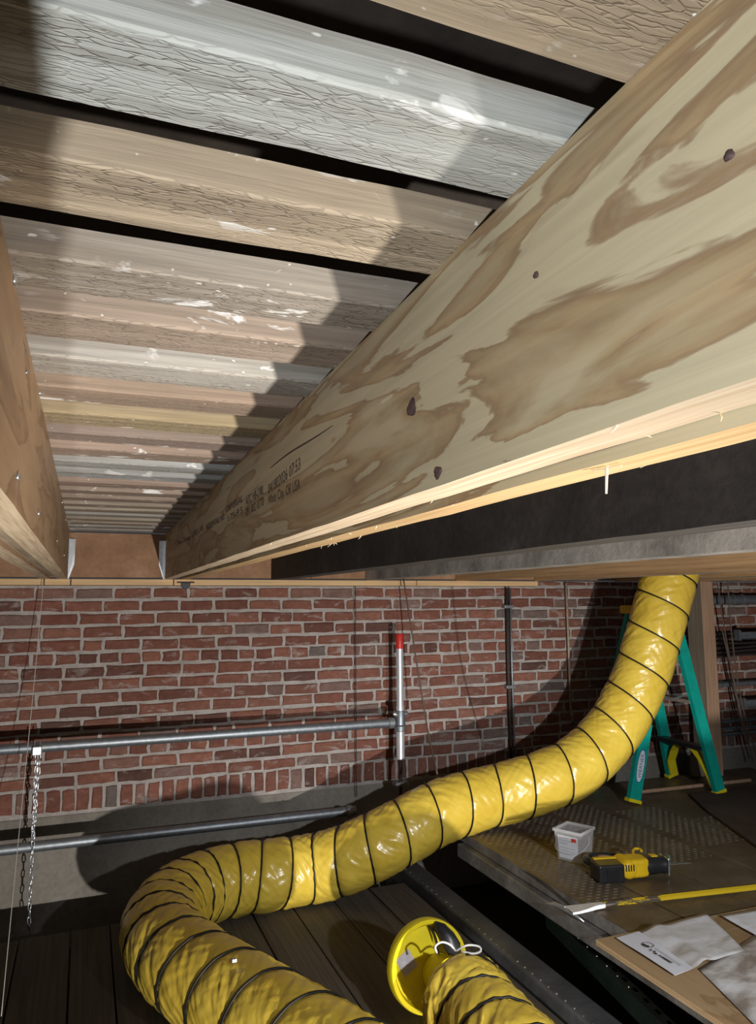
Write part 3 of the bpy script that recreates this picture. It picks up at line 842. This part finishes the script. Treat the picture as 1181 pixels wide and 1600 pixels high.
# ------------------------------------------------------------------ guard rails, post and chain at the wall
def pipe(name, a, b, r, mat, label, cat='pipe', group=None, n=18):
    o = empty(name, a); a_, b_ = Vector(a), Vector(b)
    d = (b_-a_).normalized(); L = (b_-a_).length
    MB().tube([d*(L*k/24) for k in range(25)], r, n).build('tube', mat, o, smooth=True, auto=True)
    if label: tag(o, label, cat, group)
    return o
RY = 3.985
zr1 = onY(300, 1151, RY).z; zr2 = onY(300, 1295, RY).z
xj = onY(625, 1100, RY).x
r1 = pipe('guard_rail', (-1.2, RY, zr1), (xj-.0385, RY, zr1), .0245, M['steel'], 'upper galvanised steel rail running along the brick wall to the post', 'rail')
r2 = pipe('guard_rail', (-1.2, RY, zr2), (xj-.27, RY, zr2), .0245, M['steel'], 'lower galvanised steel rail in front of the concrete footing', 'rail')
for r_, zz, xe in ((r1, zr1, xj), (r2, zr2, xj-.25)):
    MB().lathe([(.026, 0), (.031, .002), (.031, .03), (.026, .032)], 18, 0, Matrix.Translation((xe+1.2-.075, 0, 0)) @ Matrix.Rotation(math.pi/2, 4, 'Y')).build('sleeve', M['steel_dull'], r_, smooth=True, auto=True)
zt, zb = onY(624, 990, RY).z, onY(627, 1186, RY).z
jp = empty('scaffold_post', (xj, RY, zb)); tag(jp, 'upright aluminium scaffold post with a red cap at the rail end', 'post')
H = zt-zb
MB().tube([(0, 0, .0), (0, 0, H*.42)], .0235, 18).build('lower_tube', M['alu'], jp, smooth=True, auto=True)
MB().tube([(0, 0, H*.42), (0, 0, H-.065)], .0205, 18).build('upper_tube', M['alu'], jp, smooth=True, auto=True)
MB().lathe([(.021, H-.085), (.0225, H-.08), (.0225, H-.006), (.018, H), (.0001, H)], 18).build('red_cap', M['red'], jp, smooth=True, auto=True)
hc = zr1-zb
MB().lathe([(.0245, hc-.05), (.034, hc-.045), (.036, hc-.02), (.029, hc-.012), (.029, hc+.06), (.026, hc+.065)], 20).build('coupler', M['steel'], jp, smooth=True, auto=True)
for sx in (-1, 1):
    MB().lathe([(.0001, .010), (.010, .009), (.0125, 0), (.0125, -.012), (.006, -.014), (.006, -.03)], 10, 0, Matrix.Translation((sx*.036, -.01, hc+.048)) @ Matrix.Rotation(sx*1.2, 4, 'Y')).build('bolt', M['bright'], jp, smooth=True, auto=True)
MB().tube([(0, 0, .0), (-.004, 0, LZ-zb-.15)], .010, 10).build('threaded_rod', M['dark_wire'], jp)
MB().box(-.04, .04, -.03, .03, -.14, -.12).build('rod_plate', M['steel_dull'], jp)

# chain hung over the upper rail
xc = onY(58, 1172, RY-.03).x
ch = empty('hanging_chain', (xc, RY-.032, zr1)); tag(ch, 'zinc chain hanging from the upper rail at the left', 'chain')
def link_mesh():
    pts = []; w, h = .0068, .0155
    for k in range(16):
        a = 2*math.pi*k/16; pts.append((w*math.cos(a), 0, h*math.sin(a)+(.004 if math.sin(a) > .1 else -.004 if math.sin(a) < -.1 else 0)))
    return MB().tube(pts, .0026, 6, closed=True).mesh('link', M['bright'], True)
lm = link_mesh(); zz = .035; zend = onY(46, 1462, RY-.03).z-zr1; k = 0
for dx in (0, .012):
    zz = -.03; k = 0
    while zz > (zend if dx == 0 else -.42):
        o = link('link', lm, ch, (dx*(1-min(1, -zz/.42))+.001*math.sin(zz*40), -.002, zz)); o.rotation_euler = (0, rnd.uniform(-.12, .12), (math.pi/2 if k % 2 else 0)+.5+rnd.uniform(-.2, .2))
        zz -= .0335 if dx == 0 else .036; k += 1
MB().box(-.022, .022, -.012, .010, -.032, .012).build('shackle', M['bright'], ch, bevel=.005)
for sx in (-.012, .012): MB().tube([(sx, 0, .0), (sx, .008, .036)], .003, 6).build('shackle_pin', M['bright'], ch)

def strand(name, pts, r, mat, label, cat, n=6):
    b = Vector(pts[0]); P, _ = catmull(pts, .04)
    o = MB().tube([p-b for p in P], r, n).build(name, mat, loc=b, smooth=True); tag(o, label, cat); return o
strand('string_line', [onY(68, 908, 4.08), onY(52, 1080, 3.9), onY(30, 1300, 3.6), onZ(2, 1588, LZ+.01)], .0016, M['string'], 'thin pale string running from the left beam end down to the walkway', 'string')
strand('wall_wire', [onY(555, 915, 4.16), onY(556, 1080, 4.16), onY(557, 1245, 4.16)], .0026, M['dark_wire'], 'thin dark wire hanging plumb down the brick wall left of the red capped post', 'wire')
strand('hanging_cable', [onY(630, 903, 4.05), onY(650, 1030, 3.86), onY(668, 1140, 3.68), dep(683, 1209, 3.62)], .0042, M['rope'], 'brown twisted cable holding up the middle of the yellow duct', 'cable')
strand('wall_wire', [onY(707, 916, 4.16), onY(722, 1040, 4.16), onY(755, 1160, 4.16)], .0016, M['dark_wire'], 'thinnest slanting wire on the brick between hanging cable and dark conduit', 'wire')
cdx = onY(795, 1000, 4.165).x
cdt = empty('wall_conduit', (cdx, 4.165, .08)); tag(cdt, 'pair of slim dark and silver conduits on the brick wall', 'conduit')
MB().tube([(-.008, 0, 0), (-.012, 0, -.5), (-.004, 0, -1.1)], .0085, 10).build('dark_conduit', M['dark_wire'], cdt, smooth=True)
MB().tube([(.016, -.004, 0), (.014, -.004, -.5), (.020, -.004, -1.1)], .0065, 10).build('silver_conduit', M['steel'], cdt, smooth=True)
for zz in (-.12, -.62): MB().box(-.03, .035, -.012, .034, zz-.01, zz+.01).build('pipe_clip', M['steel_dull'], cdt, bevel=.002)
xr = onY(888, 1000, 4.16).x
o = MB().tube([(0, 0, 0), (.002, 0, -.4), (0, 0, -.85)], .0075, 8).build('wall_rod', M['beige_rod'], loc=(xr, 4.165, .11), smooth=True); tag(o, 'straight beige rod standing against the brick wall beside the duct shadow', 'rod')
pj = onY(906, 1140, 4.17)
jb = empty('junction_box', (pj.x, 4.17, pj.z)); tag(jb, 'small grey junction box on the wall in the duct shadow', 'box')
MB().box(-.042, .042, -.03, .022, -.05, .05).build('body', M['steel_dull'], jb, bevel=.004)
MB().box(-.044, .044, -.033, -.031, -.052, .052).build('cover', M['pipe_grey'], jb)
MB().tube([(.04, 0, 0), (.5, .008, .005)], .009, 8).build('conduit', M['pipe_grey'], jb)

# ------------------------------------------------------------------ timber post and pipes at the right
px0 = 3.905
po = empty('timber_post', (px0, 3.965, PZ)); tag(po, 'square timber post standing at the right behind the stepladder', 'post')
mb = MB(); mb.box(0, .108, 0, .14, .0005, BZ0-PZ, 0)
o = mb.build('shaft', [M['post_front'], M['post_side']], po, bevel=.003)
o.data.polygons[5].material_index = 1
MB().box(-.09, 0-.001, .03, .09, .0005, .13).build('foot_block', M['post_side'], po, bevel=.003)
joist('ceiling_joist', 3.905, -.9, 4.14, (M['tan_joist'], M['grey_joist']), 'joist resting on the timber post at the far right', 0, ((0, .09, 0),))
def wz(y): return onY(1150, y, 4.12).z
for y_, r_, x0, lb, nm in ((937, .034, 4.03, 'thickest grey pipe, topmost on the brick wall right of the timber post', 'wall_pipe'),
                       (1069, .018, 4.05, 'single grey conduit halfway up the brick right of the timber post', 'wall_pipe'),
                       (1127, .014, 4.03, 'upper of the three slim pipes low on the brick right of the timber post', 'wall_pipe'),
                       (1138, .011, 4.03, 'middle of the three slim pipes low on the brick right of the timber post', 'wall_pipe'),
                       (1147, .012, 4.03, 'lowest of the three slim pipes low on the brick right of the timber post', 'wall_pipe')):
    o = pipe(nm, (x0, 4.14, wz(y_)), (5.4, 4.14, wz(y_)), r_, M['pipe_grey'], lb, 'pipe')
    if r_ > .03:
        for xx in (.34, .43): 
            MB().lathe([(.0345, -.008), (.039, -.006), (.039, .006), (.0345, .008)], 18, 0, Matrix.Translation((xx, 0, 0)) @ Matrix.Rotation(math.pi/2, 4, 'Y')).build('clamp', M['steel'], o, smooth=True, auto=True)
cb = empty('cable_bundle', (3.6, 4.15, wz(1010))); tag(cb, 'bundle of black cables strung along the wall behind the timber post', 'cables')
for k in range(6):
    z_ = .085-k*.030; 
    MB().tube([(-.15+q*.1, -.012*(k % 2), z_+.006*math.sin(q*.9+k)) for q in range(20)], .0095, 8).build('cable', M['dark_wire'], cb, smooth=True)
for y_, xp, lb in ((993, 1156, 'upper short strut bracket at the right edge of the brick wall'), (1100, 1164, 'lower short strut bracket at the right edge of the brick wall')):
    q = onY(xp, y_, 4.08); b = empty('strut_bracket', (q.x, 4.10, q.z)); tag(b, lb, 'bracket')
    MB().box(0, .7, -.02, .021, -.024, .024).build('channel', M['pipe_grey'], b, bevel=.002)
    MB().box(-.010, .004, -.028, .026, -.036, .04).build('end_plate', M['steel'], b, bevel=.002)
for i, (pp, lb) in enumerate(((((1119, 900), (1133, 990), (1152, 1090), (1176, 1190)), 'leftmost slanting brown cable in front of the pipes at the right edge'),
               (((1136, 900), (1143, 990), (1157, 1090), (1183, 1185)), 'middle slanting brown cable in front of the pipes at the right edge'),
               (((1128, 985), (1141, 1040), (1155, 1110), (1166, 1160)), 'shortest slanting brown cable in front of the pipes at the right edge'))):
    strand('slanting_cable', [onY(x_, y_, 4.02-.02*i) for x_, y_ in pp], .0055, M['rope'], lb, 'cable')

# ------------------------------------------------------------------ stepladder
lad = empty('stepladder', (3.3, 3.85, PZ)); tag(lad, 'green fibreglass stepladder with yellow feet standing behind the duct', 'ladder')
LO = Vector((3.3, 3.85, PZ))
A_, B_ = Vector((2.985, 3.63, PZ+.018)), Vector((3.60, 3.60, PZ+.018))
C_, D_ = Vector((3.66, 4.06, PZ+.018)), Vector((3.04, 4.08, PZ+.018))
tn, tf = onY(1043, 958, 3.66), onY(983, 962, 3.97); tz = PZ+1.10
tops = {'A': Vector((tn.x-.035, 3.66, tz)), 'B': Vector((tn.x+.035, 3.66, tz)), 'C': Vector((tn.x+.035, 3.95, tz)), 'D': Vector((tn.x-.035, 3.95, tz))}
def rail(a, b, w, d, name, mat):
    a, b = a-LO, b-LO; z = (b-a).normalized(); y = Vector((0, 1, 0)); y = (y-z*y.dot(z)).normalized(); x = y.cross(z)
    Mt = Matrix((x, y, z)).transposed().to_4x4(); Mt.translation = a; L = (b-a).length
    mb = MB(); mb.box(-w/2, w/2, -d/2, -d/2+.006, 0, L, 0, Mt)          # channel section: web and two flanges
    mb.box(-w/2, -w/2+.006, -d/2+.006, d/2, 0, L, 0, Mt); mb.box(w/2-.006, w/2, -d/2+.006, d/2, 0, L, 0, Mt)
    return mb.build(name, mat, lad), Mt, L
for k, ft, w in (('A', A_, .078), ('B', B_, .070), ('C', C_, .070), ('D', D_, .060)):
    ro, Mt, L = rail(ft, tops[k], w, .032, 'rail', M['fibre'])
    MB().box(-w/2-.006, w/2+.006, -.022, .024, -.008, .012, 0, Mt).build('foot', M['yplastic'], ro, bevel=.003)
    if k == 'A':
        n = 28; vv = []
        Ml = Mt @ Matrix.Translation((0, -.0166, .20))
        ov = [(.027*math.copysign(abs(math.cos(2*math.pi*i/n))**.8, math.cos(2*math.pi*i/n)), .095*math.sin(2*math.pi*i/n)) for i in range(n)]
        R90 = Matrix.Rotation(math.pi/2, 4, 'X')
        MB().prism(ov, -.0002, .0006, 0, Ml @ R90).build('logo_rim', M['logo_blue'], ro)
        MB().prism([(x*.86, y*.94) for x, y in ov], .0006, .0010, 0, Ml @ R90).build('logo_plate', M['white'], ro)
        me = text_mesh('WERNER', .034, M['logo_blue'], 'logo_lettering', .0001)
        me.transform(Ml @ R90 @ Matrix.Translation((.012, -.068, .0013)) @ Matrix.Rotation(math.pi/2, 4, 'Z')); link('logo_lettering', me, ro)
def lerp_at(k, ft, z): q = (z-ft.z)/(tops[k].z-ft.z); return ft.lerp(tops[k], q)
for i, h in enumerate((.27, .55, .83)):
    b, c = lerp_at('B', B_, PZ+h)-LO, lerp_at('C', C_, PZ+h)-LO
    MB().box(-.038, .038, b.y+.012, c.y-.012, -.012, .012, 0, Matrix.Translation((b.x, 0, b.z))).build('step', M['blackp'] if i == 0 else M['ladder_step'], lad, bevel=.004)
    a, d = lerp_at('A', A_, PZ+h)-LO, lerp_at('D', D_, PZ+h)-LO
    MB().box(-.014, .014, a.y+.012, d.y-.012, -.010, .010, 0, Matrix.Translation((a.x, 0, a.z))).build('rear_brace', M['ladder_step'], lad, bevel=.003)
for k, ft, sy in (('B', B_, 1), ('C', C_, -1)):          # yellow gussets under the lowest step
    t0 = lerp_at(k, ft, PZ+.255)-LO; f0 = ft-LO
    mb = MB(); y_in = t0.y+sy*.13
    pts = [Vector((t0.x, y_in, t0.z)), Vector((t0.x+.012, t0.y+sy*.075, t0.z-.06)), Vector((t0.x+.02, t0.y+sy*.035, t0.z-.13)), Vector((f0.x, f0.y+sy*.03, f0.z+.01))]
    vv = []
    for p in pts: vv += [p+Vector((-.03, 0, 0)), p+Vector((.03, 0, 0)), p+Vector((.03, -sy*.012, -.004)), p+Vector((-.03, -sy*.012, -.004))]
    ff = [(0, 1, 2, 3), (12, 15, 14, 13)]
    for i in range(3):
        for q in range(4): ff.append((i*4+q, i*4+(q+1) % 4, i*4+4+(q+1) % 4, i*4+4+q))
    mb.add(vv, ff).build('gusset', M['yplastic'], lad)
tc = MB().box(-.085, .085, 3.61-LO.y, 4.0-LO.y, -.02, .035, 0, Matrix.Translation((tn.x-LO.x, 0, tz-PZ))).build('top_cap', M['tool_yellow'], lad, bevel=.008)
for zz in (.60,):
    a, b = lerp_at('A', A_, PZ+zz)-LO, lerp_at('B', B_, PZ+zz)-LO
    MB().tube([a+Vector((0, .014, 0)), (a+b)/2+Vector((0, .014, -.03)), b+Vector((0, .014, 0))], .006, 6).build('spreader', M['steel_dull'], lad)

# ------------------------------------------------------------------ clear plastic tub
tub = empty('plastic_tub', (2.122, 2.995, PZ+.001), math.radians(-63)); tag(tub, 'small clear plastic tub with a white label standing on the platform', 'tub')
def ring(w, d, z): return [(-w/2, -d/2, z), (w/2, -d/2, z), (w/2, d/2, z), (-w/2, d/2, z)]
mb = MB(); r0, r1 = ring(.108, .108, 0), ring(.132, .132, .135); r2, r3 = ring(.129, .129, .135), ring(.105, .105, .003)
vv = r0+r1+r2+r3; ff = [(3, 2, 1, 0), (12, 13, 14, 15)]
for a in (0, 4, 8):
    for k in range(4): ff.append((a+k, a+(k+1) % 4, a+4+(k+1) % 4, a+4+k))
mb.add(vv, ff).build('body', M['clear'], tub)
mb = MB()
for (a, b, c, d) in ((-.071, .071, -.071, -.0665), (-.071, .071, .0665, .071), (-.071, -.0665, -.0665, .0665), (.0665, .071, -.0665, .0665)): mb.box(a, b, c, d, .124, .137)
mb.build('rim', M['clear'], tub)
tilt = math.atan(.012/.135)
Ml = Matrix.Translation((0, -.0560, .012)) @ Matrix.Rotation(math.pi/2+tilt, 4, 'X')
MB().prism([(-.046, 0), (.046, 0), (.050, .10), (-.050, .10)], .0, .0008, 0, Ml).build('label', M['paper'], tub)
MB().prism([(.018, .078), (.042, .078), (.042, .094), (.018, .094)], .0008, .0012, 0, Ml).build('label_mark', M['label_red'], tub)
mb = MB()
for k, (a, b) in enumerate(((-.042, .004), (-.042, .020), (-.042, -.002), (-.042, .034), (-.042, .030), (-.042, .022))):
    yy = .088-k*.012-(.008 if k > 2 else 0); mb.prism([(a, yy), (b, yy), (b, yy+.0035), (a, yy+.0035)], .0008, .0012, 0, Ml)
mb.build('label_print', M['ink_grey'], tub)
hp = [(-.073, 0, .11), (-.079, -.02, .08), (-.06, -.066, .052), (-.03, -.074, .042), (0, -.076, .040), (.03, -.074, .042), (.06, -.066, .052), (.079, -.02, .08), (.073, 0, .11)]
P, _ = catmull(hp, .008); MB().tube(P, .0032, 6).build('handle', M['clear'], tub, smooth=True)

# ------------------------------------------------------------------ reciprocating saw lying on its side
saw = empty('reciprocating_saw', (2.045, 2.755, PZ+.001), math.radians(-13)); tag(saw, 'yellow and black cordless reciprocating saw lying on the platform', 'power tool')
b = MB().box(-.004, .110, -.062, .035, 0, .072).build('battery', M['blackp'], saw, bevel=.008, seg=3)
MB().box(.03, .085, -.0650, -.062, .012, .056).build('battery_panel', M['black'], b, bevel=.003)
MB().box(.006, .106, .012, .030, .0725, .078).build('battery_stripe', M['tool_yellow'], b)
Mm = Matrix.Translation((.138, 0, .042)) @ Matrix.Rotation(math.pi/2, 4, 'X')
mo = MB().lathe([(.0001, .052), (.026, .052), (.036, .044), (.040, .028), (.040, -.045), (.0001, -.045)], 24, 0, Mm).build('motor_housing', M['tool_yellow'], saw, smooth=True, auto=True)
for k in range(4): MB().box(.118+k*.011, .123+k*.011, -.0535, -.050, .040, .066).build('vent_slot', M['blackp'], mo)
MB().prism([(.13, .040), (.165, .052), (.205, .050), (.235, .034), (.235, -.034), (.20, -.044), (.16, -.046), (.13, -.036)], .006, .080).build('gear_case', M['tool_yellow'], saw, bevel=.014, seg=3)
Mn = Matrix.Translation((.215, 0, .042)) @ Matrix.Rotation(math.pi/2, 4, 'Y')
MB().lathe([(.0001, 0), (.036, 0), (.039, .02), (.037, .06), (.034, .085), (.036, .092), (.036, .10), (.0001, .10)], 24, 0, Mn).build('rubber_nose', M['blackp'], saw, smooth=True, auto=True)
MB().box(.255, .285, -.012, .018, .0775, .083).build('nose_badge', M['tool_yellow'], saw, bevel=.002)
sho = MB().box(.318, .324, -.036, .036, .006, .074).build('shoe', M['bright'], saw, bevel=.002)
MB().prism([(.324, -.03), (.352, .004), (.372, .046), (.366, .048), (.345, .012), (.324, -.018)], .02, .062).build('shoe_fork', M['bright'], saw)
MB().prism([(.31, -.006), (.43, -.008), (.445, -.003), (.43, .006), (.31, .008)], .041, .0425).build('blade', M['steel_dull'], saw)
hp = [(.02, .03, .05), (.005, .075, .05), (.03, .115, .05), (.085, .118, .05), (.14, .10, .05), (.17, .055, .05)]
P, _ = catmull(hp, .01); MB().tube(P, .018, 10).build('grip', M['blackp'], saw, smooth=True)
MB().box(.06, .10, .085, .103, .040, .062).build('trigger', M['rim'], saw, bevel=.004)
P, _ = catmull([(.205, .045, .07), (.215, .075, .075), (.235, .095, .08), (.255, .085, .08), (.25, .065, .078)], .008)
MB().tube(P, .006, 8).build('hanging_hook', M['tool_yellow'], saw, smooth=True)

# ------------------------------------------------------------------ pry bar
ba, bb = onZ(888, 1416, PZ+.02), onZ(1200, 1381, PZ+.02)
bar = empty('pry_bar', (ba.x, ba.y, PZ+.006), math.atan2(bb.y-ba.y, bb.x-ba.x)); tag(bar, 'long yellow pry bar with a bare steel tip lying across the platform', 'pry bar')
L = (bb-ba).length+.25
vv = []; ff = []
prof = [(0, .036, .003), (.03, .034, .004), (.07, .026, .007), (.115, .014, .012), (.15, .010, .0125)]
for (x, w, h) in prof: vv += [(x, -w, -.003), (x, w, -.003), (x, w*.9, h), (x, -w*.9, h)]
for i in range(len(prof)-1):
    for q in range(4): ff.append((i*4+q, i*4+4+q, i*4+4+(q+1) % 4, i*4+(q+1) % 4))
ff += [(16, 19, 18, 17)]
b0 = len(vv); vv += [(.032, 0, -.003), (.032, 0, .004)]       # V notch in the tip
ff += [(0, 3, b0+1, b0), (2, 1, b0, b0+1)]
MB().add(vv, ff).build('steel_tip', M['bare_tip'], bar)
Mb = Matrix.Translation((.145, 0, .006)) @ Matrix.Rotation(math.pi/2, 4, 'Y')
MB().lathe([(.0001, 0), (.0095, .0), (.0105, .08), (.0115, .09), (.0115, L-.16), (.0001, L-.16)], 6, 0, Mb).build('shaft', M['bar'], bar)
